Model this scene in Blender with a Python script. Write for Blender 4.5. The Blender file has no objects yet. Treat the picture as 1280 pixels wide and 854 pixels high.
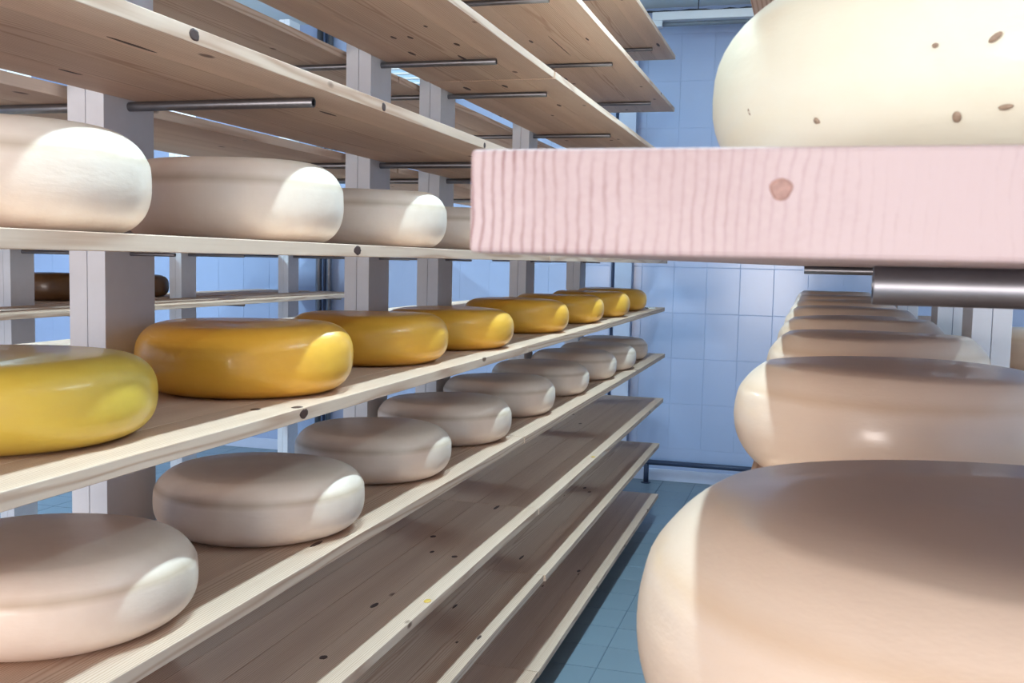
import bpy, bmesh, math, random
from mathutils import Vector, Matrix

# ---------------------------------------------------------------- camera
scn = bpy.context.scene
C = scn.collection
F = 1285.88
cam = bpy.data.cameras.new('camera')
cam.sensor_width = 36.0
cam.lens = F / 1280.0 * 36.0
cam.clip_start = 0.02
cam.dof.use_dof = True
cam.dof.focus_distance = 2.2
cam.dof.aperture_fstop = 45
cam_ob = bpy.data.objects.new('camera', cam)
C.objects.link(cam_ob)
YAW, PIT, ROL = math.radians(16.108), math.radians(4.52), math.radians(1.25)
fwd = Vector((-math.sin(YAW) * math.cos(PIT), math.cos(YAW) * math.cos(PIT), -math.sin(PIT)))
r0 = Vector((math.cos(YAW), math.sin(YAW), 0)); u0 = r0.cross(fwd)
rr = math.cos(ROL) * r0 + math.sin(ROL) * u0
uu = -math.sin(ROL) * r0 + math.cos(ROL) * u0
cam_ob.matrix_world = Matrix(((rr.x, uu.x, -fwd.x, 0), (rr.y, uu.y, -fwd.y, 0), (rr.z, uu.z, -fwd.z, 0), (0, 0, 0, 1)))
scn.camera = cam_ob

# ---------------------------------------------------------------- light and exposure
scn.view_settings.view_transform = 'Standard'
scn.view_settings.look = 'None'
scn.view_settings.gamma = 1.0
scn.view_settings.exposure = 0.10
w = bpy.data.worlds.new('daylight'); scn.world = w; w.use_nodes = True
w.node_tree.nodes['Background'].inputs[0].default_value = (0.75, 0.87, 1.0, 1)
w.node_tree.nodes['Background'].inputs[1].default_value = 1.0

def area(name, loc, rot, sx, sy, power, col):
    l = bpy.data.lights.new(name, 'AREA'); l.shape = 'RECTANGLE'; l.size = sx; l.size_y = sy
    l.energy = power; l.color = col
    o = bpy.data.objects.new(name, l); o.location = loc; o.rotation_euler = rot; C.objects.link(o); return o

TUBE_COL = (0.60, 0.86, 1.0)
# (x, y, z, power) of the lit ceiling tubes, each running along the aisle
LAMPS = [(-0.40, -2.6, 1.545, 10), (-0.40, 1.0, 1.545, 40), (-0.40, 3.5, 1.545, 46),
         (-2.2, 1.4, 1.545, 42), (-2.2, 4.6, 1.545, 46), (-4.6, 4.2, 1.545, 70), (1.25, 1.6, 1.545, 4)]
# daylight that comes in through the window behind the camera
area('window_daylight', (-1.3, -5.35, -0.2), (math.radians(90), 0, 0), 4.6, 1.5, 420, (1.0, 0.90, 0.85))

# ---------------------------------------------------------------- dimensions
FLOOR, CEIL = -1.4, 1.6
YF, XL, XR, YB = 6.6, -6.3, 2.3, -5.0
T = 0.0207
# undersides of the ten shelf levels, lowest first
LEVELS = [-1.2722, -0.9886, -0.7553, -0.5111, -0.2570, 0.0, 0.2599, 0.5326, 0.8198, 1.0893]

# ---------------------------------------------------------------- node helpers
def new_mat(name):
    m = bpy.data.materials.new(name); m.use_nodes = True
    nt = m.node_tree; b = nt.nodes['Principled BSDF']
    return m, nt, b

def N(nt, typ, **kw):
    n = nt.nodes.new(typ)
    for k, v in kw.items():
        if k.startswith('i_'):
            n.inputs[int(k[2:])].default_value = v
        else:
            setattr(n, k, v)
    return n

def math_n(nt, op, a, b=None):
    n = nt.nodes.new('ShaderNodeMath'); n.operation = op
    for i, v in enumerate((a, b)):
        if v is None: continue
        if isinstance(v, (int, float)): n.inputs[i].default_value = v
        else: nt.links.new(v, n.inputs[i])
    return n.outputs[0]

def noise(nt, vec, scale, detail=3, rough=0.5):
    n = nt.nodes.new('ShaderNodeTexNoise'); n.inputs['Scale'].default_value = scale
    n.inputs['Detail'].default_value = detail; n.inputs['Roughness'].default_value = rough
    nt.links.new(vec, n.inputs['Vector']); return n.outputs['Fac']

def ramp(nt, fac, stops):
    n = nt.nodes.new('ShaderNodeValToRGB'); nt.links.new(fac, n.inputs[0])
    e = n.color_ramp.elements
    e[0].position, e[0].color = stops[0][0], (*stops[0][1], 1)
    e[1].position, e[1].color = stops[-1][0], (*stops[-1][1], 1)
    for p, c in stops[1:-1]:
        x = e.new(p); x.color = (*c, 1)
    return n.outputs[0]

def mix(nt, fac, a, b, typ='MIX'):
    n = nt.nodes.new('ShaderNodeMix'); n.data_type = 'RGBA'; n.blend_type = typ
    for s, v in ((0, fac), (6, a), (7, b)):
        if isinstance(v, (int, float)): n.inputs[s].default_value = v
        elif isinstance(v, tuple): n.inputs[s].default_value = (*v, 1)
        else: nt.links.new(v, n.inputs[s])
    return n.outputs[2]

def bump(nt, b, h, strength, dist=0.001):
    n = nt.nodes.new('ShaderNodeBump'); n.inputs['Strength'].default_value = strength
    n.inputs['Distance'].default_value = dist
    nt.links.new(h, n.inputs['Height']); nt.links.new(n.outputs[0], b.inputs['Normal'])

def wood(name, light, dark, contrast=0.6, period=0.0042, pith=(0.03, -0.05), grain=0.25, rough=0.6, fade=False):
    m, nt, b = new_mat(name); L = nt.links
    tc = N(nt, 'ShaderNodeTexCoord'); oi = N(nt, 'ShaderNodeObjectInfo')
    off = N(nt, 'ShaderNodeVectorMath', operation='SCALE'); off.inputs[0].default_value = (0.11, 7.3, 0.05)
    if fade: off.inputs['Scale'].default_value = 0.0
    else: L.new(oi.outputs['Random'], off.inputs['Scale'])
    P = N(nt, 'ShaderNodeVectorMath', operation='ADD'); L.new(tc.outputs['Object'], P.inputs[0]); L.new(off.outputs[0], P.inputs[1])
    mp = N(nt, 'ShaderNodeMapping'); mp.inputs['Scale'].default_value = (1, 0.09, 1); L.new(P.outputs[0], mp.inputs[0])
    n1 = noise(nt, mp.outputs[0], 9.0, 3)
    sp = N(nt, 'ShaderNodeSeparateXYZ'); L.new(P.outputs[0], sp.inputs[0])
    dx = math_n(nt, 'ADD', sp.outputs['X'], pith[0]); dz = math_n(nt, 'ADD', sp.outputs['Z'], pith[1])
    r = math_n(nt, 'SQRT', math_n(nt, 'ADD', math_n(nt, 'MULTIPLY', dx, dx), math_n(nt, 'MULTIPLY', dz, dz)))
    r = math_n(nt, 'ADD', r, math_n(nt, 'MULTIPLY', n1, 0.02 if fade else 0.035))
    if fade: r = math_n(nt, 'ADD', r, math_n(nt, 'MULTIPLY', noise(nt, P.outputs[0], 45.0, 4, 0.6), 0.004))
    s = math_n(nt, 'SINE', math_n(nt, 'MULTIPLY', r, 2 * math.pi / period))
    s = math_n(nt, 'ADD', math_n(nt, 'MULTIPLY', s, 0.5), 0.5)
    s = math_n(nt, 'POWER', s, 4.0 if fade else 2.5)
    if fade:
        am_ = noise(nt, P.outputs[0], 70.0, 3)
        s = math_n(nt, 'MULTIPLY', s, math_n(nt, 'MULTIPLY', math_n(nt, 'SUBTRACT', am_, 0.25), 2.1))
    mp2 = N(nt, 'ShaderNodeMapping'); mp2.inputs['Scale'].default_value = (1, 0.03, 1); L.new(P.outputs[0], mp2.inputs[0])
    fine = noise(nt, mp2.outputs[0], 700.0 if fade else 260.0, 3)
    big = noise(nt, mp2.outputs[0], 14.0, 2)
    f = math_n(nt, 'MULTIPLY', s, contrast)
    if fade:   # outer rings (left side of the board) show much stronger than the inner ones
        f = math_n(nt, 'MULTIPLY', f, ramp(nt, math_n(nt, 'MULTIPLY', math_n(nt, 'ADD', sp.outputs['X'], 0.192), 13.0), [(0.0, (1, 1, 1)), (0.30, (0.75, 0.75, 0.75)), (0.6, (0.35, 0.35, 0.35)), (1.0, (0.25, 0.25, 0.25))]))
    f = math_n(nt, 'ADD', f, math_n(nt, 'MULTIPLY', math_n(nt, 'SUBTRACT', fine, 0.5), grain))
    f = math_n(nt, 'ADD', f, math_n(nt, 'MULTIPLY', math_n(nt, 'SUBTRACT', big, 0.45), 1.1))
    n = nt.nodes.new('ShaderNodeClamp'); L.new(f, n.inputs[0])
    col = mix(nt, n.outputs[0], light, dark)
    # small scattered pin knots
    mp3 = N(nt, 'ShaderNodeMapping'); mp3.inputs['Scale'].default_value = (1, 0.45, 1); L.new(P.outputs[0], mp3.inputs[0])
    vo = N(nt, 'ShaderNodeTexVoronoi'); vo.inputs['Scale'].default_value = 8.5; L.new(mp3.outputs[0], vo.inputs['Vector'])
    kf = ramp(nt, vo.outputs['Distance'], [(0.0, (1, 1, 1)), (0.05, (0.9, 0.9, 0.9)), (0.075, (0, 0, 0))])
    col = mix(nt, kf, col, (dark[0] * 0.30, dark[1] * 0.22, dark[2] * 0.18))
    # each strip of wood has its own tone
    tone = N(nt, 'ShaderNodeHueSaturation'); L.new(col, tone.inputs['Color'])
    tone.inputs['Value'].default_value = 1
    L.new(math_n(nt, 'ADD', math_n(nt, 'MULTIPLY', oi.outputs['Random'], 0.16), 0.90), tone.inputs['Value'])
    L.new(tone.outputs[0], b.inputs['Base Color'])
    b.inputs['Roughness'].default_value = rough
    bump(nt, b, f, 0.25, 0.0006)
    return m

def wax(name, col1, col2, rough, coat, seam=None, mottled=0.5, spec=0.5):
    m, nt, b = new_mat(name); L = nt.links
    tc = N(nt, 'ShaderNodeTexCoord'); oi = N(nt, 'ShaderNodeObjectInfo')
    P = N(nt, 'ShaderNodeVectorMath', operation='ADD'); L.new(tc.outputs['Object'], P.inputs[0]); L.new(oi.outputs['Random'], P.inputs[1])
    n1 = noise(nt, P.outputs[0], 11.0, 4, 0.6)
    f = ramp(nt, n1, [(0.35, (0, 0, 0)), (0.7, (mottled,) * 3)])
    col = mix(nt, f, col1, col2)
    if seam:
        sp = N(nt, 'ShaderNodeSeparateXYZ'); L.new(tc.outputs['Object'], sp.inputs[0])
        d = math_n(nt, 'ABSOLUTE', math_n(nt, 'SUBTRACT', sp.outputs['Z'], seam[0]))
        d = math_n(nt, 'ADD', d, math_n(nt, 'MULTIPLY', noise(nt, P.outputs[0], 30, 2), 0.004))
        band = ramp(nt, math_n(nt, 'MULTIPLY', d, 1 / seam[1]), [(0.1, (seam[3],) * 3), (0.9, (0, 0, 0))])
        col = mix(nt, band, col, seam[2])
    L.new(col, b.inputs['Base Color'])
    b.inputs['Roughness'].default_value = rough
    b.inputs['Specular IOR Level'].default_value = spec
    b.inputs['Coat Weight'].default_value = coat; b.inputs['Coat Roughness'].default_value = 0.12
    mp = N(nt, 'ShaderNodeMapping'); mp.inputs['Scale'].default_value = (1, 1, 3); L.new(P.outputs[0], mp.inputs[0])
    bump(nt, b, noise(nt, mp.outputs[0], 26.0, 4, 0.55), 0.22, 0.003)
    return m

def plain(name, col, rough=0.5, metal=0.0, vary=0.0, scale=20.0, spec=0.5, bmp=0.0, per_object=0.0):
    m, nt, b = new_mat(name)
    tc = N(nt, 'ShaderNodeTexCoord')
    n = noise(nt, tc.outputs['Object'], scale, 3)
    c = mix(nt, n, tuple(x * (1 - vary) for x in col), tuple(min(1, x * (1 + vary)) for x in col))
    if per_object:
        oi = N(nt, 'ShaderNodeObjectInfo')
        h = N(nt, 'ShaderNodeHueSaturation'); nt.links.new(c, h.inputs['Color'])
        nt.links.new(math_n(nt, 'ADD', math_n(nt, 'MULTIPLY', oi.outputs['Random'], per_object), 1 - per_object / 2), h.inputs['Value'])
        c = h.outputs[0]
    nt.links.new(c, b.inputs['Base Color'])
    b.inputs['Roughness'].default_value = rough; b.inputs['Metallic'].default_value = metal
    b.inputs['Specular IOR Level'].default_value = spec
    if bmp: bump(nt, b, n, bmp, 0.001)
    return m

PINE_L, PINE_D = (0.72, 0.53, 0.40), (0.46, 0.26, 0.165)
M = {}
M['pine'] = wood('pine', PINE_L, PINE_D, 0.7, grain=0.45)
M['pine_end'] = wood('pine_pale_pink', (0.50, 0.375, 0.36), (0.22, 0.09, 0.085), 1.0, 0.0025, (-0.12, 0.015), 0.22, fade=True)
M['knot'] = plain('knot_brown', (0.065, 0.028, 0.020), 0.6, vary=0.5, scale=180)
M['knot_pale'] = plain('knot_pinkish_brown', (0.36, 0.20, 0.16), 0.6, vary=0.45, scale=900)
M['speck'] = plain('dull_brown_speck', (0.33, 0.24, 0.17), 0.7, vary=0.3, scale=400)
M['cream'] = wax('cream_rind', (0.90, 0.74, 0.61), (0.82, 0.64, 0.51), 0.42, 0.12, seam=(0.078, 0.012, (0.50, 0.34, 0.20), 0.6), mottled=0.8)
M['cream_big'] = wax('pale_wax_rind', (0.80, 0.80, 0.66), (0.80, 0.74, 0.58), 0.33, 0.25, mottled=0.7)
M['peach'] = wax('peach_wax_rind', (0.74, 0.57, 0.44), (0.68, 0.52, 0.40), 0.30, 0.25, seam=(0.085, 0.010, (0.60, 0.40, 0.24), 0.5), mottled=0.6)
M['yellow'] = wax('yellow_wax_rind', (0.86, 0.46, 0.055), (0.80, 0.39, 0.04), 0.34, 0.30, mottled=0.7, spec=0.35)
M['lemon'] = wax('lemon_wax_rind', (0.72, 0.50, 0.075), (0.68, 0.43, 0.055), 0.34, 0.30, mottled=0.7, spec=0.35)
M['brown'] = wax('dark_brown_rind', (0.10, 0.045, 0.016), (0.18, 0.08, 0.02), 0.4, 0.2)
M['white_paint'] = plain('white_painted_wood', (0.72, 0.74, 0.80), 0.55, vary=0.05, scale=30, bmp=0.15)
M['steel'] = plain('steel_tube', (0.24, 0.24, 0.26), 0.40, metal=0.9, vary=0.15, scale=50)
M['steel_dark'] = plain('dark_inside', (0.03, 0.03, 0.035), 0.7)
M['tile'] = plain('glazed_wall_tile', (0.36, 0.44, 0.64), 0.18, vary=0.04, scale=2, per_object=0.05)
M['grout'] = plain('wall_grout', (0.34, 0.42, 0.61), 0.7)
M['floor_tile'] = plain('floor_tile_grey_blue', (0.19, 0.25, 0.30), 0.42, vary=0.06, scale=4, per_object=0.08)
M['floor_grout'] = plain('floor_grout', (0.11, 0.16, 0.21), 0.8)
M['ceiling'] = plain('ceiling_white', (0.80, 0.87, 0.86), 0.7, vary=0.03)
M['wall'] = plain('painted_wall', (0.52, 0.58, 0.74), 0.5, vary=0.03)
M['lamp_white'] = plain('lamp_housing_white', (0.80, 0.84, 0.88), 0.35)
M['dark'] = plain('dark_plastic', (0.025, 0.03, 0.04), 0.5)
M['pipe'] = plain('dark_blue_pipe', (0.03, 0.045, 0.09), 0.4)
M['cool_metal'] = plain('cooler_casing', (0.45, 0.62, 0.78), 0.35, vary=0.04)
M['wax_drip'] = plain('yellow_wax', (0.66, 0.42, 0.07), 0.35)
M['pale'] = plain('pale_paper', (0.75, 0.75, 0.74), 0.6)
M['glass'], _nt, _b = new_mat('window_glass')
_tr = _nt.nodes.new('ShaderNodeBsdfTransparent'); _gl = _nt.nodes.new('ShaderNodeBsdfGlossy'); _mx = _nt.nodes.new('ShaderNodeMixShader')
_gl.inputs['Roughness'].default_value = 0.02; _mx.inputs[0].default_value = 0.06
_nt.links.new(_tr.outputs[0], _mx.inputs[1]); _nt.links.new(_gl.outputs[0], _mx.inputs[2])
_nt.links.new(_mx.outputs[0], _nt.nodes['Material Output'].inputs['Surface'])
M['tube_lit'], _nt, _b = new_mat('lit_fluorescent_tube')
_b.inputs['Emission Color'].default_value = (*TUBE_COL, 1); _b.inputs['Emission Strength'].default_value = 70

# ---------------------------------------------------------------- mesh helpers
def mesh_of(name, bm, mat, smooth=False):
    me = bpy.data.meshes.new(name); bm.normal_update(); bm.to_mesh(me); bm.free()
    me.materials.append(mat)
    if smooth:
        for p in me.polygons: p.use_smooth = True
    return me

def put(name, me, loc=(0, 0, 0), parent=None, rot=(0, 0, 0)):
    o = bpy.data.objects.new(name, me); C.objects.link(o)
    o.location = loc; o.rotation_euler = rot
    if parent: o.parent = parent
    return o

def empty(name, loc, label, cat, group=None):
    o = bpy.data.objects.new(name, None); C.objects.link(o); o.location = loc
    o.empty_display_size = 0.05
    return tag(o, label, cat, group)

def tag(o, label, cat, group=None):
    o['label'] = label; o['category'] = cat
    if group: o['group'] = group
    return o

def add_box(bm, x0, x1, y0, y1, z0, z1, bev=0.0):
    g = bmesh.ops.create_cube(bm, size=1.0)
    for v in g['verts']:
        v.co = Vector(((x0 + x1) / 2 + v.co.x * (x1 - x0), (y0 + y1) / 2 + v.co.y * (y1 - y0), (z0 + z1) / 2 + v.co.z * (z1 - z0)))
    if bev:
        es = list({e for v in g['verts'] for e in v.link_edges})
        bmesh.ops.bevel(bm, geom=es, offset=bev, segments=2, affect='EDGES', profile=0.5)

def box_me(name, sx, sy, sz, mat, bev=0.0):
    bm = bmesh.new(); add_box(bm, -sx / 2, sx / 2, -sy / 2, sy / 2, -sz / 2, sz / 2, bev)
    return mesh_of(name, bm, mat)

def tube_bm(L, ro, ri=0.0, seg=20):
    # along X from 0 to L, hollow when ri > 0
    bm = bmesh.new()
    rings = [(0, ri), (0, ro * 0.97), (0.0006, ro), (L - 0.0006, ro), (L, ro * 0.97), (L, ri)] if ri else [(0, ro * 0.9), (0.0006, ro), (L - 0.0006, ro), (L, ro * 0.9)]
    vs = []
    for x, r in rings:
        vs.append([bm.verts.new((x, r * math.cos(2 * math.pi * k / seg), r * math.sin(2 * math.pi * k / seg))) for k in range(seg)])
    prs = list(zip(vs[:-1], vs[1:]))
    if ri: prs.append((vs[-1], vs[0]))
    for a, b in prs:
        for k in range(seg):
            bm.faces.new((a[k], a[(k + 1) % seg], b[(k + 1) % seg], b[k]))
    if not ri:
        bm.faces.new(vs[0][::-1]); bm.faces.new(vs[-1])
    bmesh.ops.recalc_face_normals(bm, faces=bm.faces[:])
    return bm

def struct(o):
    o['kind'] = 'structure'; return o

# ---------------------------------------------------------------- the room
bm = bmesh.new(); add_box(bm, XL, XR, YB, YF, FLOOR - 0.1, FLOOR - 0.003)
floor = struct(put('floor', mesh_of('floor', bm, M['floor_grout'])))
bm = bmesh.new(); add_box(bm, XL, XR, YB, YF + 0.1, CEIL, CEIL + 0.1)
struct(put('ceiling', mesh_of('ceiling', bm, M['ceiling'])))
bm = bmesh.new(); add_box(bm, XL - 0.1, XR + 0.1, YF, YF + 0.1, FLOOR - 0.1, CEIL)
wall_far = struct(put('wall_far', mesh_of('wall_far', bm, M['grout'])))
bm = bmesh.new(); add_box(bm, XL - 0.1, XL, YB, YF, FLOOR - 0.1, CEIL)
struct(put('wall_left', mesh_of('wall_left', bm, M['wall'])))
bm = bmesh.new(); add_box(bm, XR, XR + 0.1, YB, YF, FLOOR - 0.1, CEIL)
struct(put('wall_right', mesh_of('wall_right', bm, M['wall'])))
wx0, wx1, wz0, wz1 = -3.6, 1.0, -0.95, 0.55
bm = bmesh.new()
add_box(bm, XL - 0.1, wx0, YB - 0.1, YB, FLOOR - 0.1, CEIL); add_box(bm, wx1, XR + 0.1, YB - 0.1, YB, FLOOR - 0.1, CEIL)
add_box(bm, wx0, wx1, YB - 0.1, YB, FLOOR - 0.1, wz0); add_box(bm, wx0, wx1, YB - 0.1, YB, wz1, CEIL)
struct(put('wall_back', mesh_of('wall_back', bm, M['wall'])))
win = struct(put('window_1', None, ((wx0 + wx1) / 2, YB - 0.05, wz0)))
bm = bmesh.new()
hw, hh = (wx1 - wx0) / 2, wz1 - wz0
for a in ((-hw, -hw + 0.05, 0, hh), (hw - 0.05, hw, 0, hh), (-0.025, 0.025, 0, hh), (-hw, hw, 0, 0.05), (-hw, hw, hh - 0.05, hh)):
    add_box(bm, a[0], a[1], -0.03, 0.03, a[2], a[3], 0.003)
put('window_frame', mesh_of('window_frame', bm, M['lamp_white']), parent=win)
for s in (-1, 1):
    put('pane', box_me('pane', hw - 0.07, 0.004, hh - 0.1, M['glass']), (s * hw / 2, 0, hh / 2), win)

# far wall tiles (portrait, 206 x 291 mm), the ones in view one by one
TW, TH, G = 0.206, 0.2915, 0.003
tile_me = box_me('tile', TW - G, 0.008, TH - G, M['tile'], 0.0012)
bm = bmesh.new()
k0 = int(math.floor((XL + 0.839) / TW)); k1 = int(math.ceil((XR + 0.839) / TW))
for k in range(k0, k1):
    xa, xb = max(XL, -0.839 + k * TW), min(XR, -0.839 + (k + 1) * TW)
    for j in range(-6, 7):
        za, zb = max(FLOOR, -0.022 + j * TH), min(CEIL, -0.022 + (j + 1) * TH)
        if zb - za < 0.01 or xb - xa < 0.01: continue
        full = (zb - za) > TH - 0.001 and (xb - xa) > TW - 0.001
        if -6 <= k <= 3 and full:
            put('tile', tile_me, ((xa + xb) / 2, YF + 0.0022, (za + zb) / 2), wall_far)
        else:
            add_box(bm, xa + G / 2, xb - G / 2, YF - 0.0018, YF + 0.002, za + G / 2, zb - G / 2)
tf = put('tile_field', mesh_of('tile_field', bm, M['tile']), parent=wall_far); tf['kind'] = 'stuff'
# floor tiles
FT = 0.205
ft_me = box_me('floor_tile', FT - 0.0035, FT - 0.0035, 0.008, M['floor_tile'], 0.001)
bm = bmesh.new()
for k in range(-28, 15):
    xa, xb = max(XL, -0.655 + k * FT), min(XR, -0.655 + (k + 1) * FT)
    if xb - xa < 0.02: continue
    for j in range(-42, 17):
        ya, yb = max(YB, 3.411 + j * FT), min(YF, 3.411 + (j + 1) * FT)
        if yb - ya < 0.02: continue
        full = (yb - ya) > FT - 0.001 and xb - xa > FT - 0.001
        if -2 <= k <= 1 and -4 <= j and full:
            put('floor_tile', ft_me, ((xa + xb) / 2, (ya + yb) / 2, FLOOR - 0.004), floor)
        else:
            g = 0.0018
            add_box(bm, xa + g, xb - g, ya + g, yb - g, FLOOR - 0.008, FLOOR)
tf = put('floor_tile_field', mesh_of('floor_tile_field', bm, M['floor_tile']), parent=floor); tf['kind'] = 'stuff'
# skirting and a shallow pilaster on the far wall
bm = bmesh.new(); add_box(bm, XL, XR, YF - 0.022, YF - 0.006, FLOOR, FLOOR + 0.075, 0.002)
struct(put('baseboard_far', mesh_of('baseboard_far', bm, M['wall'])))
bm = bmesh.new(); add_box(bm, -1.215, -1.105, YF - 0.05, YF - 0.006, FLOOR + 0.075, CEIL, 0.003)
struct(put('trim_1', mesh_of('trim_1', bm, M['wall'])))
# conduit beside the pilaster
o = put('wall_conduit', mesh_of('wall_conduit', tube_bm(CEIL - FLOOR - 0.075, 0.009, 0, 12), M['pipe'], True), (-1.235, YF - 0.016, CEIL), rot=(0, math.radians(90), 0))
tag(o, 'thin dark upright conduit on the far wall beside the pale pilaster', 'conduit')

# rail low on the far wall
rail = empty('floor_rail', (-0.96, YF - 0.12, FLOOR), 'dark blue tubular rail with short legs along the foot of the far wall', 'rail')
put('rail_bar', mesh_of('rail_bar', tube_bm(2.6, 0.017, 0, 16), M['pipe'], True), (-0.01, 0, 0.135), rail)
leg_me = mesh_of('leg', tube_bm(0.12, 0.016, 0, 14), M['pipe'], True)
fl_me = mesh_of('foot_plate', tube_bm(0.006, 0.032, 0, 20), M['pipe'])
for x in (0.0, 1.25, 2.5):
    put('leg', leg_me, (x, 0, 0.125), rail, (0, math.radians(90), 0))
    put('foot_plate', fl_me, (x, 0, 0.006), rail, (0, math.radians(90), 0))

# unlit batten hanging across the end of the aisle
bat = empty('fluorescent_batten', (-0.985, 6.33, 1.42), 'unlit white fluorescent batten hanging crosswise before the far wall', 'ceiling light')
bm = bmesh.new(); add_box(bm, 0, 1.25, -0.035, 0.035, 0.035, 0.085, 0.004)
put('housing', mesh_of('housing', bm, M['lamp_white']), parent=bat)
for x in (0.0, 1.19):
    bm = bmesh.new(); add_box(bm, x, x + 0.06, -0.03, 0.03, 0.0, 0.036, 0.004)
    put('lamp_holder', mesh_of('lamp_holder', bm, M['lamp_white']), parent=bat)
put('tube', mesh_of('tube', tube_bm(1.13, 0.013, 0, 14), plain('unlit_tube', (0.16, 0.19, 0.23), 0.25), True), (0.06, 0, 0.016), bat)
for x in (0.27, 0.95):
    put('hanger', mesh_of('hanger', tube_bm(0.095, 0.003, 0, 8), M['dark']), (x, 0, 0.18), bat, (0, math.radians(90), 0))
# loose cable along the top of the far wall
cu = bpy.data.curves.new('cable', 'CURVE'); cu.dimensions = '3D'; cu.bevel_depth = 0.006; cu.bevel_resolution = 2
def spl(pts):
    s = cu.splines.new('POLY'); s.points.add(len(pts) - 1)
    for p, q in zip(s.points, pts): p.co = (*q, 1)
rnd = random.Random(5)
spl([(-1.6 + 0.05 * i, YF - 0.02, 1.578 - 0.012 * rnd.random()) for i in range(60)])
for x in (-0.93, -0.90, -0.80): spl([(x, YF - 0.02, 1.575), (x + 0.012, YF - 0.03, 1.545), (x - 0.006, YF - 0.028, 1.522)])
co = bpy.data.objects.new('tmp', cu); C.objects.link(co)
me = bpy.data.meshes.new_from_object(co.evaluated_get(bpy.context.evaluated_depsgraph_get()))
bpy.data.objects.remove(co); me.materials.clear(); me.materials.append(M['dark'])
tag(put('ceiling_cable', me), 'dark loose cable running along the top edge of the far wall', 'cable')

# lit battens over the aisles
hb = bmesh.new(); add_box(hb, -0.05, 0.05, -0.62, 0.62, 0, 0.05, 0.004); hb = mesh_of('housing', hb, M['lamp_white'])
tb = mesh_of('tube', tube_bm(1.2, 0.013, 0, 14), M['tube_lit'], True)
NM = ['over the aisle behind the camera', 'over the aisle above the near shelves', 'over the aisle above the far shelves',
      'over the second aisle, nearer one', 'over the second aisle, farther one', 'beyond the second rack', 'behind the right rack']
for (x, y, z, pw), nm in zip(LAMPS, NM):
    e = empty('fluorescent_batten', (x, y, z + 0.005), 'lit white fluorescent ceiling batten ' + nm, 'ceiling light', 'lit ceiling battens')
    put('housing', hb, parent=e)
    put('tube', tb, (0, -0.6, -0.016), e, (0, 0, math.radians(90)))
    area('tube_light', (x, y, z - 0.03), (0, 0, 0), 0.05, 1.2, pw, TUBE_COL)

# air cooler and riser pipes on the far wall, seen through the racks
ac = empty('air_cooler', (-2.95, YF - 0.3, 1.02), 'pale blue air cooler with slatted grille high on the far wall', 'air cooler')
bm = bmesh.new(); add_box(bm, 0, 0.62, 0, 0.29, 0, 0.34, 0.01); put('casing', mesh_of('casing', bm, M['cool_metal']), parent=ac)
sm = box_me('slat', 0.5, 0.012, 0.012, M['pale'], 0.002)
for i in range(9): put('slat', sm, (0.3, -0.008, 0.04 + i * 0.032), ac)
bm = bmesh.new(); add_box(bm, 0.565, 0.61, -0.02, -0.001, 0.06, 0.28, 0.003); put('side_panel', mesh_of('side_panel', bm, M['dark']), parent=ac)
rp = empty('riser_pipes', (-3.26, YF - 0.05, FLOOR), 'pair of grey upright pipes on the far wall seen between rack posts', 'pipe')
for x, r, m in ((-0.05, 0.022, 'steel'), (0.03, 0.018, 'steel'), (-0.005, 0.009, 'pipe')):
    put('pipe', mesh_of('pipe', tube_bm(CEIL - FLOOR, r, 0, 14), M[m], True), (x, 0, CEIL - FLOOR), rp, (0, math.radians(90), 0))

# ---------------------------------------------------------------- shelf boards: each an empty with glued strips as children
PLANKS = []   # (obj, x0, x1, y0, y1, z0, z1)
cache = {}
def plank_me(w, l, t, mat):
    k = (round(w, 4), round(l, 4), round(t, 4), mat.name)
    if k not in cache: cache[k] = box_me('plank', w, l, t, mat, 0.0011)
    return cache[k]

def board(x0, x1, y0, y1, z, label, group, n=4, t=T, mat=None, skew=0.0):
    mat = mat or M['pine']
    e = empty('shelf_board', ((x0 + x1) / 2, (y0 + y1) / 2, z), label, 'shelf', group)
    wd = (x1 - x0) / n
    me = plank_me(wd - 0.0003, y1 - y0, t, mat)
    for i in range(n):
        cx = x0 + wd * (i + 0.5)
        o = put('plank', me, (cx - (x0 + x1) / 2, 0, t / 2), e)
        PLANKS.append((o, cx - wd / 2, cx + wd / 2, y0, y1, z, z + t))
    return e

ORD = ['lowest', 'second lowest', 'third from the bottom', 'fourth from the bottom', 'fifth from the bottom',
       'sixth from the bottom', 'seventh from the bottom', 'third from the top', 'second from the top', 'topmost']
NOTE = ['empty', 'empty', 'empty', 'carrying the lower cream wheels', 'carrying the yellow wheels', 'carrying the upper cream wheels',
        'empty, seen from below', 'empty, seen from below', 'empty, seen from below', 'empty, seen from below']
JOINT = [2.96, 3.02, 2.92, 2.74, 2.765, 2.98, 2.99, 2.965, 2.98, 3.0]
DX = [0, 0.004, 0, 0, 0, 0, 0, -0.004, 0, 0]      # how far each near board stands out from the next
for i, z in enumerate(LEVELS):
    j = JOINT[i]
    board(-1.138 + DX[i], -0.75 - DX[i], -0.10, j, z, f'left rack near board, {ORD[i]}, {NOTE[i]}', 'near boards of the left rack')
    yend = [5.53, 5.50, 5.60, 5.60, 5.56, 5.58, 5.60, 5.58, 5.66, 5.62][i]
    board(-1.136, -0.748 + (0.006 if i == 7 else 0) - (0.004 if i == 4 else 0), j + 0.003, yend, z - (0.002 if i == 7 else 0), f'left rack far board, {ORD[i]}, {NOTE[i]}', 'far boards of the left rack')
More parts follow.
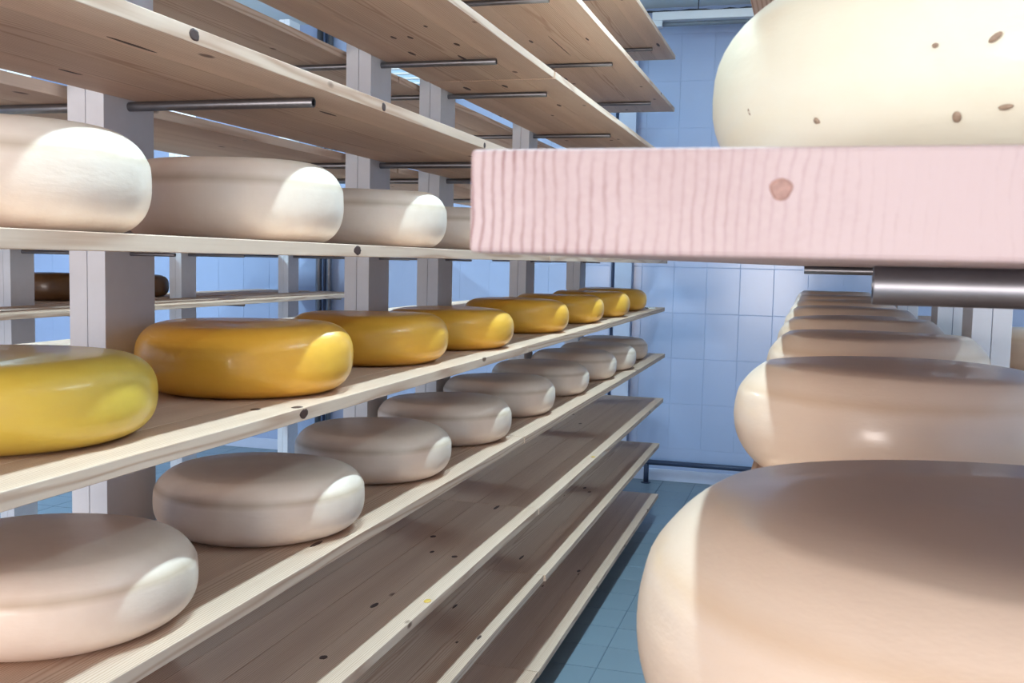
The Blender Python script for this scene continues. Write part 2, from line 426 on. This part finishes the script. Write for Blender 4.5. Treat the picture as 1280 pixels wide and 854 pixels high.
# rear half of the double rack: only the levels that show
for z, zi, x0 in ((-0.2257, 4, -1.65), (0.0, 5, -1.62), (0.2599, 6, -1.62), (0.5326, 7, -1.64), (0.8198, 8, -1.62), (1.0893, 9, -1.62)):
    board(x0, -1.237, -0.1, 2.97, z, f'rear board behind left rack posts, {ORD[zi]}, near half', 'rear boards of the left rack', 3)
    board(x0, -1.235, 2.975, 5.6, z, f'rear board behind left rack posts, {ORD[zi]}, far half', 'rear boards of the left rack', 3)
# second rack across the next aisle
for zi in (3, 4, 5, 6):
    z = LEVELS[zi]
    board(-3.185, -2.80, 2.3, 6.35, z, f'pine board, front of second rack across the aisle, {ORD[zi]}', 'boards of the second rack')
    if zi in (4, 5):
        board(-3.67, -3.275, 2.3, 6.35, z, f'pine board, back of second rack across the aisle, {ORD[zi]}', 'boards of the second rack')
# right rack
RT = -0.2570
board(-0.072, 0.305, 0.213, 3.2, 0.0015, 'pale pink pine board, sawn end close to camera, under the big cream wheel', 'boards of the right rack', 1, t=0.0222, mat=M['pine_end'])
board(-0.070, 0.303, 3.204, 5.6, 0.002, 'far pine board of the right rack, level with the sawn pink board end', 'boards of the right rack')
board(-0.070, 0.303, 0.23, 5.6, 0.262, 'pine board of the right rack above the big cream wheel', 'boards of the right rack')
board(-0.058, 0.303, 0.10, 5.6, RT, 'pine board of the right rack under the row of peach wheels', 'boards of the right rack')
for zi, nm in ((3, 'one below the peach wheels'), (2, 'two below the peach wheels'), (1, 'three below the peach wheels'), (0, 'lowest of all')):
    board(-0.070, 0.303, 0.10, 5.6, LEVELS[zi], 'pine board of the right rack, ' + nm, 'boards of the right rack')
board(0.385, 0.76, 0.9, 5.6, RT, 'pine board on the far side of the right rack posts', 'boards of the right rack')

# ---------------------------------------------------------------- knots
kn_cache = {}
def knot(face, zi, x, y, z, wx, wy, mat='knot'):
    best = None
    for p in PLANKS:
        if p[3] <= y <= p[4] and abs((p[5] + p[6]) / 2 - (LEVELS[zi] + T / 2)) < 0.02 and p[1] - 0.004 <= x <= p[2] + 0.004:
            if best is None or abs((p[1] + p[2]) / 2 - x) < abs((best[1] + best[2]) / 2 - x): best = p
    if best is None: return
    o, x0, x1, y0, y1, z0, z1 = best
    if face != 'front':                       # keep the whole knot on its strip
        wx = min(wx, (x1 - x0) / 2 - 0.004); x = min(max(x, x0 + wx + 0.002), x1 - wx - 0.002)
    else:
        wy = min(wy, (z1 - z0) / 2 - 0.002); z = min(max(z, z0 + wy + 0.001), z1 - wy - 0.001); x = x1
    key = (face, wx, wy, mat)
    if key not in kn_cache:
        bm = bmesh.new(); seg = 18; rn = random.Random(int(wx * 1e5 + wy * 1e4))
        c = bm.verts.new((0, 0, 0.0005)); ring = []; ring2 = []
        for k in range(seg):
            a = 2 * math.pi * k / seg; f = 1 + 0.18 * (rn.random() - 0.5)
            ring.append(bm.verts.new((0.7 * f * math.cos(a), 0.7 * f * math.sin(a), 0.0005)))
            ring2.append(bm.verts.new((f * math.cos(a), f * math.sin(a), -0.0004)))
        for k in range(seg):
            n = (k + 1) % seg
            bm.faces.new((c, ring[k], ring[n])); bm.faces.new((ring[k], ring2[k], ring2[n], ring[n]))
        for v in bm.verts:
            u_, v_, h = v.co
            if face == 'top': v.co = (u_ * wx, v_ * wy, h)
            elif face == 'bottom': v.co = (u_ * wx, v_ * wy, -h)
            elif face == 'front': v.co = (h, u_ * wx, v_ * wy)
        bmesh.ops.recalc_face_normals(bm, faces=bm.faces[:])
        kn_cache[key] = mesh_of('knot', bm, M[mat])
    zz = {'top': z1, 'bottom': z0, 'front': z}[face]
    put('knot', kn_cache[key], (x - (x0 + x1) / 2, y - (y0 + y1) / 2, zz - (z0 + z1) / 2), o)

KN = [('front', -1, -0.75, 1.143, 0.275, 0.012, 0.014), ('front', -1, -0.75, 1.735, 0.268, 0.01, 0.012), ('front', -1, -0.75, 2.33, 0.267, 0.009, 0.007),
      ('front', 0, -0.75, 1.629, 0.011, 0.016, 0.011), ('bottom', -2, -0.872, 2.466, 0.533, 0.007, 0.02), ('bottom', -2, -0.914, 2.638, 0.533, 0.006, 0.05),
      ('bottom', -2, -0.999, 2.364, 0.533, 0.006, 0.02), ('bottom', -2, -0.958, 2.371, 0.533, 0.006, 0.02), ('bottom', -2, -1.027, 2.554, 0.533, 0.006, 0.03),
      ('bottom', -2, -0.878, 2.265, 0.533, 0.005, 0.012), ('bottom', -2, -1.056, 3.09, 0.533, 0.009, 0.04), ('bottom', -2, -0.926, 3.066, 0.533, 0.008, 0.03),
      ('bottom', -2, -0.852, 3.466, 0.533, 0.007, 0.03), ('bottom', -3, -1.044, 3.798, 0.82, 0.007, 0.03), ('bottom', -3, -1.1, 4.59, 0.82, 0.006, 0.04),
      ('bottom', -3, -0.832, 3.794, 0.82, 0.005, 0.03), ('bottom', -3, -0.961, 3.901, 0.82, 0.0025, 0.22), ('bottom', -4, -0.785, 5.234, 1.089, 0.008, 0.05),
      ('bottom', -1, -0.833, 1.133, 0.26, 0.004, 0.06), ('bottom', -1, -1.051, 1.286, 0.26, 0.004, 0.03), ('bottom', -1, -0.861, 1.736, 0.26, 0.005, 0.04),
      ('top', 1, -0.808, 1.391, -0.236, 0.009, 0.012), ('front', 1, -0.75, 1.438, -0.245, 0.015, 0.009), ('top', 1, -0.762, 1.438, -0.236, 0.010, 0.015), ('top', 2, -0.792, 1.566, -0.49, 0.006, 0.025),
      ('top', 3, -0.936, 2.517, -0.735, 0.009, 0.013), ('top', 3, -0.885, 2.382, -0.735, 0.006, 0.011), ('top', 3, -0.818, 2.362, -0.735, 0.009, 0.011),
      ('top', 3, -0.858, 1.965, -0.735, 0.007, 0.02), ('top', 3, -0.83, 1.672, -0.735, 0.009, 0.011), ('top', 3, -0.87, 2.885, -0.735, 0.006, 0.03),
      ('top', 4, -0.917, 2.658, -0.968, 0.005, 0.022), ('top', 4, -0.87, 3.18, -0.968, 0.005, 0.03), ('top', 4, -0.779, 2.454, -0.968, 0.005, 0.018),
      ('top', 4, -0.822, 2.404, -0.968, 0.004, 0.008), ('top', 4, -0.895, 4.274, -0.968, 0.008, 0.02), ('top', 5, -0.853, 4.009, -1.252, 0.008, 0.02),
      ('front', 5, -0.75, 4.48, -1.262, 0.008, 0.007), ('front', 5, -0.75, 3.857, -1.262, 0.01, 0.008), ('front', 3, -0.75, 5.108, -0.745, 0.013, 0.008)]
for fc, lv, x, y, z, a, b in KN: knot(fc, 5 - lv, x, y, z, a, b)
# the knot in the sawn end of the near board on the right
bm = bmesh.new(); prev = None
for q, (rad, h) in enumerate(((0.0001, 0.0004), (0.0011, 0.0004), (0.0018, 0.0003), (0.0026, -0.0002))):
    ring = [bm.verts.new((rad * (1 + 0.12 * math.sin(3 * a)) * math.cos(a), -h, rad * math.sin(a))) for a in [2 * math.pi * k / 16 for k in range(16)]]
    if prev:
        for k in range(16): bm.faces.new((prev[k], prev[(k + 1) % 16], ring[(k + 1) % 16], ring[k]))
    else: bm.faces.new(ring)
    prev = ring
bmesh.ops.recalc_face_normals(bm, faces=bm.faces[:])
pl = next(p for p in PLANKS if p[3] == 0.213)
put('knot', mesh_of('knot', bm, M['knot_pale']), (-0.0065 - (pl[1] + pl[2]) / 2, pl[3] - (pl[3] + pl[4]) / 2, 0.0152 - (pl[5] + pl[6]) / 2), pl[0])

# wax drips on the third board and a pale scrap
for y, z, d in ((2.028, -0.7350, 'nearer'), (3.778, -0.7350, 'farther')):
    bm = bmesh.new(); bmesh.ops.create_uvsphere(bm, u_segments=14, v_segments=8, radius=1)
    for v in bm.verts: v.co = Vector((v.co.x * 0.008, v.co.y * 0.012, max(0, v.co.z) * 0.003 + 0.0002))
    tag(put('wax_drip', mesh_of('wax_drip', bm, M['wax_drip'], True), (-0.762, y, LEVELS[2] + T)), f'small yellow wax drip on the lit edge of an empty shelf, {d} one', 'wax drip')
bm = bmesh.new(); add_box(bm, -0.02, 0.02, -0.03, 0.03, 0, 0.006, 0.002)
tag(put('paper_scrap', mesh_of('paper_scrap', bm, M['pale']), (-0.80, 5.36, LEVELS[4] + T), rot=(0, 0, 0.4)), 'small pale scrap at the far end of the yellow wheel shelf', 'scrap')

# ---------------------------------------------------------------- uprights
RR = 0.0082
rod_long = mesh_of('support_rod', tube_bm(1.0, RR, 0.0062, 20), M['steel'], True)
rod_cache = {}
def rod_me(L, r):
    k = (round(L, 3), r)
    if k not in rod_cache:
        bm = tube_bm(L, r, r * 0.72, 20); me = mesh_of('support_rod', bm, M['steel'], True)
        me.set_sharp_from_angle(angle=math.radians(40)); rod_cache[k] = me
    return rod_cache[k]
PH = 1.47 - FLOOR
half_me = box_me('post_half', 0.0356, 0.138, PH, M['white_paint'], 0.0010)
plug_me = box_me('joint_strip', 0.008, 0.128, PH - 0.004, M['grout'])
def upright(x1, yc, label, group, rods):
    """double post whose aisle face is at x1; rods = (xa, xb, z, r)"""
    e = empty('rack_upright', (x1 - 0.036, yc, FLOOR), label, 'rack post', group)
    for s in (-1, 1): put('post_half', half_me, (s * 0.0184, 0, PH / 2), e)
    put('joint_strip', plug_me, (0, 0, PH / 2), e)
    for xa, xb, z, r in rods:
        put('support_rod', rod_me(xb - xa, r), (xa - (x1 - 0.036), 0, z - FLOOR), e)
    return e
UY = [1.555, 2.64, 3.178, 4.24, 5.29]
UN = ['nearest the camera', 'second from the camera', 'third from the camera', 'fourth from the camera', 'farthest from the camera']
def left_rods():
    R = []
    for i, z in enumerate(LEVELS):
        r = RR if i != 5 else 0.0032
        R.append((-1.19, (-0.797 if i == 6 else -0.822) if i != 5 else -1.06, z - r - 0.0006 - (0.0022 if i == 7 else 0), r))
    for i, z in ((4, -0.2257), (5, 0.0), (6, 0.2599), (7, 0.5326), (8, 0.8198), (9, 1.0893)):
        r = RR if i != 5 else 0.0032
        R.append((-1.56 if i != 5 else -1.32, -1.19, z - r - 0.0006 - (0.0022 if i == 7 else 0), r))
    return R
for y, nm in zip(UY, UN):
    upright(-1.15, y, 'white double wooden upright with steel rods in the left rack, ' + nm, 'uprights of the left rack', left_rods())
S2 = [3.60, 4.81, 5.97]
for y, nm in zip(S2, ('left of the nearest white upright', 'right of the nearest white upright', 'beside the grey riser pipes')):
    upright(-3.195, y, 'shaded upright of the second rack, seen ' + nm, 'uprights of the second rack',
            [(-3.6, -2.86, LEVELS[k] - RR - 0.0006, RR) for k in (3, 4, 5, 6)])
for y, nm in ((0.46, 'nearest, its rod under the pink board end'), (2.27, 'behind the third peach wheel'), (2.85, 'just beyond the one behind the third peach wheel'), (4.1, 'far down the rack')):
    R = [(0.025 if y < 1 else -0.015, 0.73, 0.0015 - RR - 0.0006, RR), (0.0, 0.73, RT - RR - 0.0006, RR), (0.0, 0.73, 0.262 - RR - 0.0006, RR)]
    R += [(0.0, 0.73, LEVELS[k] - RR - 0.0006, RR) for k in (0, 1, 2, 3)]
    upright(0.381 if y > 1 else 0.407, y, 'white double upright of the right rack, ' + nm, 'uprights of the right rack', R)

# ---------------------------------------------------------------- cheese wheels
def wheel_me(name, mat, R=0.181, H=0.107, k=0.05, n=2.6, seam_z=None, seed=1, seg=96, am=80):
    rn = random.Random(seed); bm = bmesh.new(); rings = []
    ph = [rn.uniform(0, 6.28) for _ in range(6)]
    prof = [(0.35, 0.0), (0.7, 0.0)]
    na = 26
    pts_ = []
    for i in range(na + 1):
        A = math.radians(am); a = -A + 2 * A * i / na; c0 = math.cos(A) ** (2 / n)
        rr_ = (R - k) + k * (abs(math.cos(a)) ** (2 / n) - c0) / (1 - c0)
        zz_ = H / 2 * (1 + math.copysign(abs(math.sin(a) / math.sin(A)) ** (2 / n), math.sin(a)))
        if seam_z and abs(zz_ - seam_z) < 0.010: rr_ += 0.0012 * (1 - abs(zz_ - seam_z) / 0.010)
        pts_.append((rr_, zz_))
    full = [(0.03, 0.0), (R * 0.4, 0.0)] + pts_ + [(R * 0.5, H + 0.0008), (0.03, H + 0.0012)]
    for r_, z_ in full:
        ring = []
        for s in range(seg):
            a = 2 * math.pi * s / seg
            wob = 0.0016 * math.sin(2 * a + ph[0]) + 0.0009 * math.sin(3 * a + ph[1]) + 0.0006 * math.sin(5 * a + ph[2] + 3 * z_ / H)
            hz = z_ / H
            dz = (0.0012 * math.sin(2 * a + ph[3]) + 0.0008 * math.sin(a + ph[4])) * hz
            q = r_ + wob * (r_ / R)
            ring.append(bm.verts.new((q * math.cos(a), q * math.sin(a), z_ + dz)))
        rings.append(ring)
    for a, b in zip(rings[:-1], rings[1:]):
        for s in range(seg):
            bm.faces.new((a[s], a[(s + 1) % seg], b[(s + 1) % seg], b[s]))
    bm.faces.new(rings[0][::-1]); bm.faces.new(rings[-1])
    return mesh_of(name, bm, mat, True)

def row(me, R, H, z, items, group, cat='cheese'):
    for k, (x, y, r, h, label) in enumerate(items):
        o = put('cheese_wheel', me[k % len(me)], (x, y, z + 0.0002), rot=(0, 0, (k * 2.399) % 6.28))
        o.scale = (r / R, r / R, h / H); tag(o, label, cat, group)

cream = [wheel_me('cheese_wheel', M['cream'], k=0.040, n=2.4, am=70, seam_z=0.074, seed=s) for s in (1, 2, 3)]
yel = [wheel_me('cheese_wheel', M['yellow'], k=0.05, n=2.5, seed=s) for s in (4, 5)]
lem = wheel_me('cheese_wheel', M['lemon'], k=0.05, n=2.5, seed=6)
peach = [wheel_me('cheese_wheel', M['peach'], k=0.036, n=2.1, am=58, seam_z=0.08, seed=s) for s in (7, 8, 9)]
zt = lambda i: LEVELS[i] + T
o = put('cheese_wheel', lem, (-0.964, 1.054, zt(4) + 0.0002)); o.scale = (0.9945, 0.9945, 0.99)
tag(o, 'lemon yellow waxed wheel cut off by the left edge of the picture', 'cheese', 'yellow waxed wheels')
row(yel, 0.181, 0.107, zt(4), [
    (-0.948, 1.599, 0.185, 0.118, 'large orange-yellow waxed wheel, second of the yellow row'),
    (-0.965, 2.163, 0.182, 0.109, 'orange-yellow waxed wheel, third of the yellow row from the camera'),
    (-0.938, 2.624, 0.179, 0.103, 'orange-yellow waxed wheel, fourth of the yellow row from the camera'),
    (-0.945, 3.313, 0.176, 0.108, 'orange-yellow waxed wheel, fourth of the yellow row from its far end'),
    (-0.945, 3.920, 0.176, 0.106, 'orange-yellow waxed wheel, third of the yellow row from its far end'),
    (-0.930, 4.440, 0.176, 0.108, 'orange-yellow waxed wheel, last but one at the far end of the yellow row'),
    (-0.960, 5.081, 0.181, 0.107, 'orange-yellow waxed wheel at the far end of the yellow row')], 'yellow waxed wheels')
row(cream, 0.181, 0.107, zt(3), [
    (-0.953, 1.114, 0.187, 0.110, 'greenish cream wheel, nearest on the lower cream shelf at lower left'),
    (-0.940, 1.639, 0.185, 0.109, 'cream wheel under the large orange-yellow one, second on the lower cream shelf'),
    (-0.946, 2.152, 0.179, 0.105, 'cream wheel, third on the lower cream shelf, white patch on its side'),
    (-0.950, 2.643, 0.184, 0.109, 'cream wheel, fourth on the lower cream shelf'),
    (-0.955, 3.171, 0.182, 0.112, 'cream wheel, middle of the nine on the lower cream shelf'),
    (-0.960, 3.716, 0.183, 0.110, 'cream wheel, fourth from the far end of the lower cream shelf'),
    (-0.955, 4.258, 0.184, 0.112, 'cream wheel, third from the far end of the lower cream shelf'),
    (-0.940, 4.683, 0.182, 0.111, 'cream wheel, last but one on the lower cream shelf'),
    (-0.965, 5.206, 0.178, 0.107, 'shaded cream wheel at the far end of the lower cream shelf')], 'cream wheels on the lower cream shelf')
row(cream, 0.181, 0.107, zt(5), [
    (-0.940, 1.006, 0.181, 0.122, 'tall greenish white wheel at the left edge, nearest on the upper cream shelf'),
    (-0.940, 1.549, 0.181, 0.129, 'tall cream wheel, second on the upper cream shelf'),
    (-0.940, 2.073, 0.181, 0.120, 'tall cream wheel, third on the upper cream shelf'),
    (-0.940, 2.640, 0.181, 0.112, 'cream wheel half hidden by the pink board end, fourth on the upper cream shelf')], 'cream wheels on the upper cream shelf')
row(peach, 0.181, 0.107, RT + T, [
    (0.104, 0.519, 0.181, 0.123, 'biggest peach wheel in the lower right corner, nearest on its shelf'),
    (0.100, 1.250, 0.181, 0.123, 'peach wheel with shiny spots, second on the right shelf'),
    (0.111, 1.840, 0.181, 0.123, 'peach wheel, third on the right shelf, its whole top showing'),
    (0.112, 2.424, 0.181, 0.123, 'peach wheel, fourth on the right shelf'),
    (0.112, 3.040, 0.181, 0.123, 'peach wheel, fifth on the right shelf'),
    (0.112, 3.650, 0.181, 0.123, 'peach wheel, third from the far end of the right shelf'),
    (0.112, 4.300, 0.181, 0.123, 'peach wheel, last but one on the right shelf'),
    (0.112, 5.000, 0.181, 0.123, 'peach wheel at the far end of the right shelf')], 'peach wheels on the right shelf')
row(peach, 0.181, 0.107, RT + T, [(0.58, 2.57, 0.17, 0.107, 'shaded wheel behind the right rack upright at the right edge')], 'wheels on the far side of the right rack')
brown = wheel_me('cheese_wheel', M['brown'], seed=11, seg=64)
row([brown], 0.181, 0.107, zt(4), [
    (-3.47, 4.12, 0.18, 0.128, 'dark brown wheel on the second rack, left of the nearest white upright'),
    (-3.47, 4.72, 0.18, 0.115, 'dark brown wheel on the second rack, right of the nearest white upright')], 'dark brown wheels on the second rack')

# the big pale wheel on the near right board, with small rind holes
bw = empty('cheese_wheel', (0.1313, 0.55, 0.0239), 'very large pale cream wheel with brown specks on the pink board, top right', 'cheese')
body = put('rind', wheel_me('rind', M['cream_big'], H=0.118, k=0.070, n=2.5, am=60, seed=21, seg=160), parent=bw)
cR = 0.181
def surf_r(z, R=0.181, H=0.118, k=0.070, n=2.5):
    A = math.radians(60); c0 = math.cos(A) ** (2 / n)
    s = min(1, abs(2 * z / H - 1)) ** (n / 2) * math.sin(A); a = math.asin(s)
    return (R - k) + k * (abs(math.cos(a)) ** (2 / n) - c0) / (1 - c0)
for px, py, pz, a_, b_, rot in ((-0.028, 0.468, 0.067, .0014, .0034, 0.2), (0.0, 0.434, 0.0579, .0020, .0026, 0.8), (0.0564, 0.3853, 0.0785, .0042, .0018, 0.6),
                          (0.0386, 0.3947, 0.0783, .0018, .0014, 0.2), (0.0475, 0.3997, 0.0537, .0026, .0038, -0.3), (0.0618, 0.3909, 0.0557, .0042, .0016, 0.1),
                          (-0.0245, 0.4761, 0.054, .0020, .0022, 0)):
    ang = math.atan2(py - 0.55, px - 0.1313); a_ *= 0.62; b_ *= 0.62; zl = pz - 0.0239
    bm = bmesh.new(); seg = 14
    c = bm.verts.new((0.0001, 0, 0)); q1 = []; q2 = []
    for k in range(seg):
        t_ = 2 * math.pi * k / seg; u_ = a_ * math.cos(t_); v_ = b_ * math.sin(t_)
        u2 = u_ * math.cos(rot) - v_ * math.sin(rot); v2 = u_ * math.sin(rot) + v_ * math.cos(rot)
        q1.append(bm.verts.new((0.0004, u2 * 0.7, v2 * 0.7))); q2.append(bm.verts.new((-0.0006, u2, v2)))
    for k in range(seg):
        n_ = (k + 1) % seg
        bm.faces.new((c, q1[k], q1[n_])); bm.faces.new((q1[k], q2[k], q2[n_], q1[n_]))
    bmesh.ops.recalc_face_normals(bm, faces=bm.faces[:])
    rad = surf_r(zl) + 0.0012
    me = mesh_of('rind_speck', bm, M['speck'], True)
    slope = (surf_r(zl + 0.002) - surf_r(zl - 0.002)) / 0.004
    put('rind_speck', me, (rad * math.cos(ang), rad * math.sin(ang), zl), bw, (0, math.atan(slope), ang))
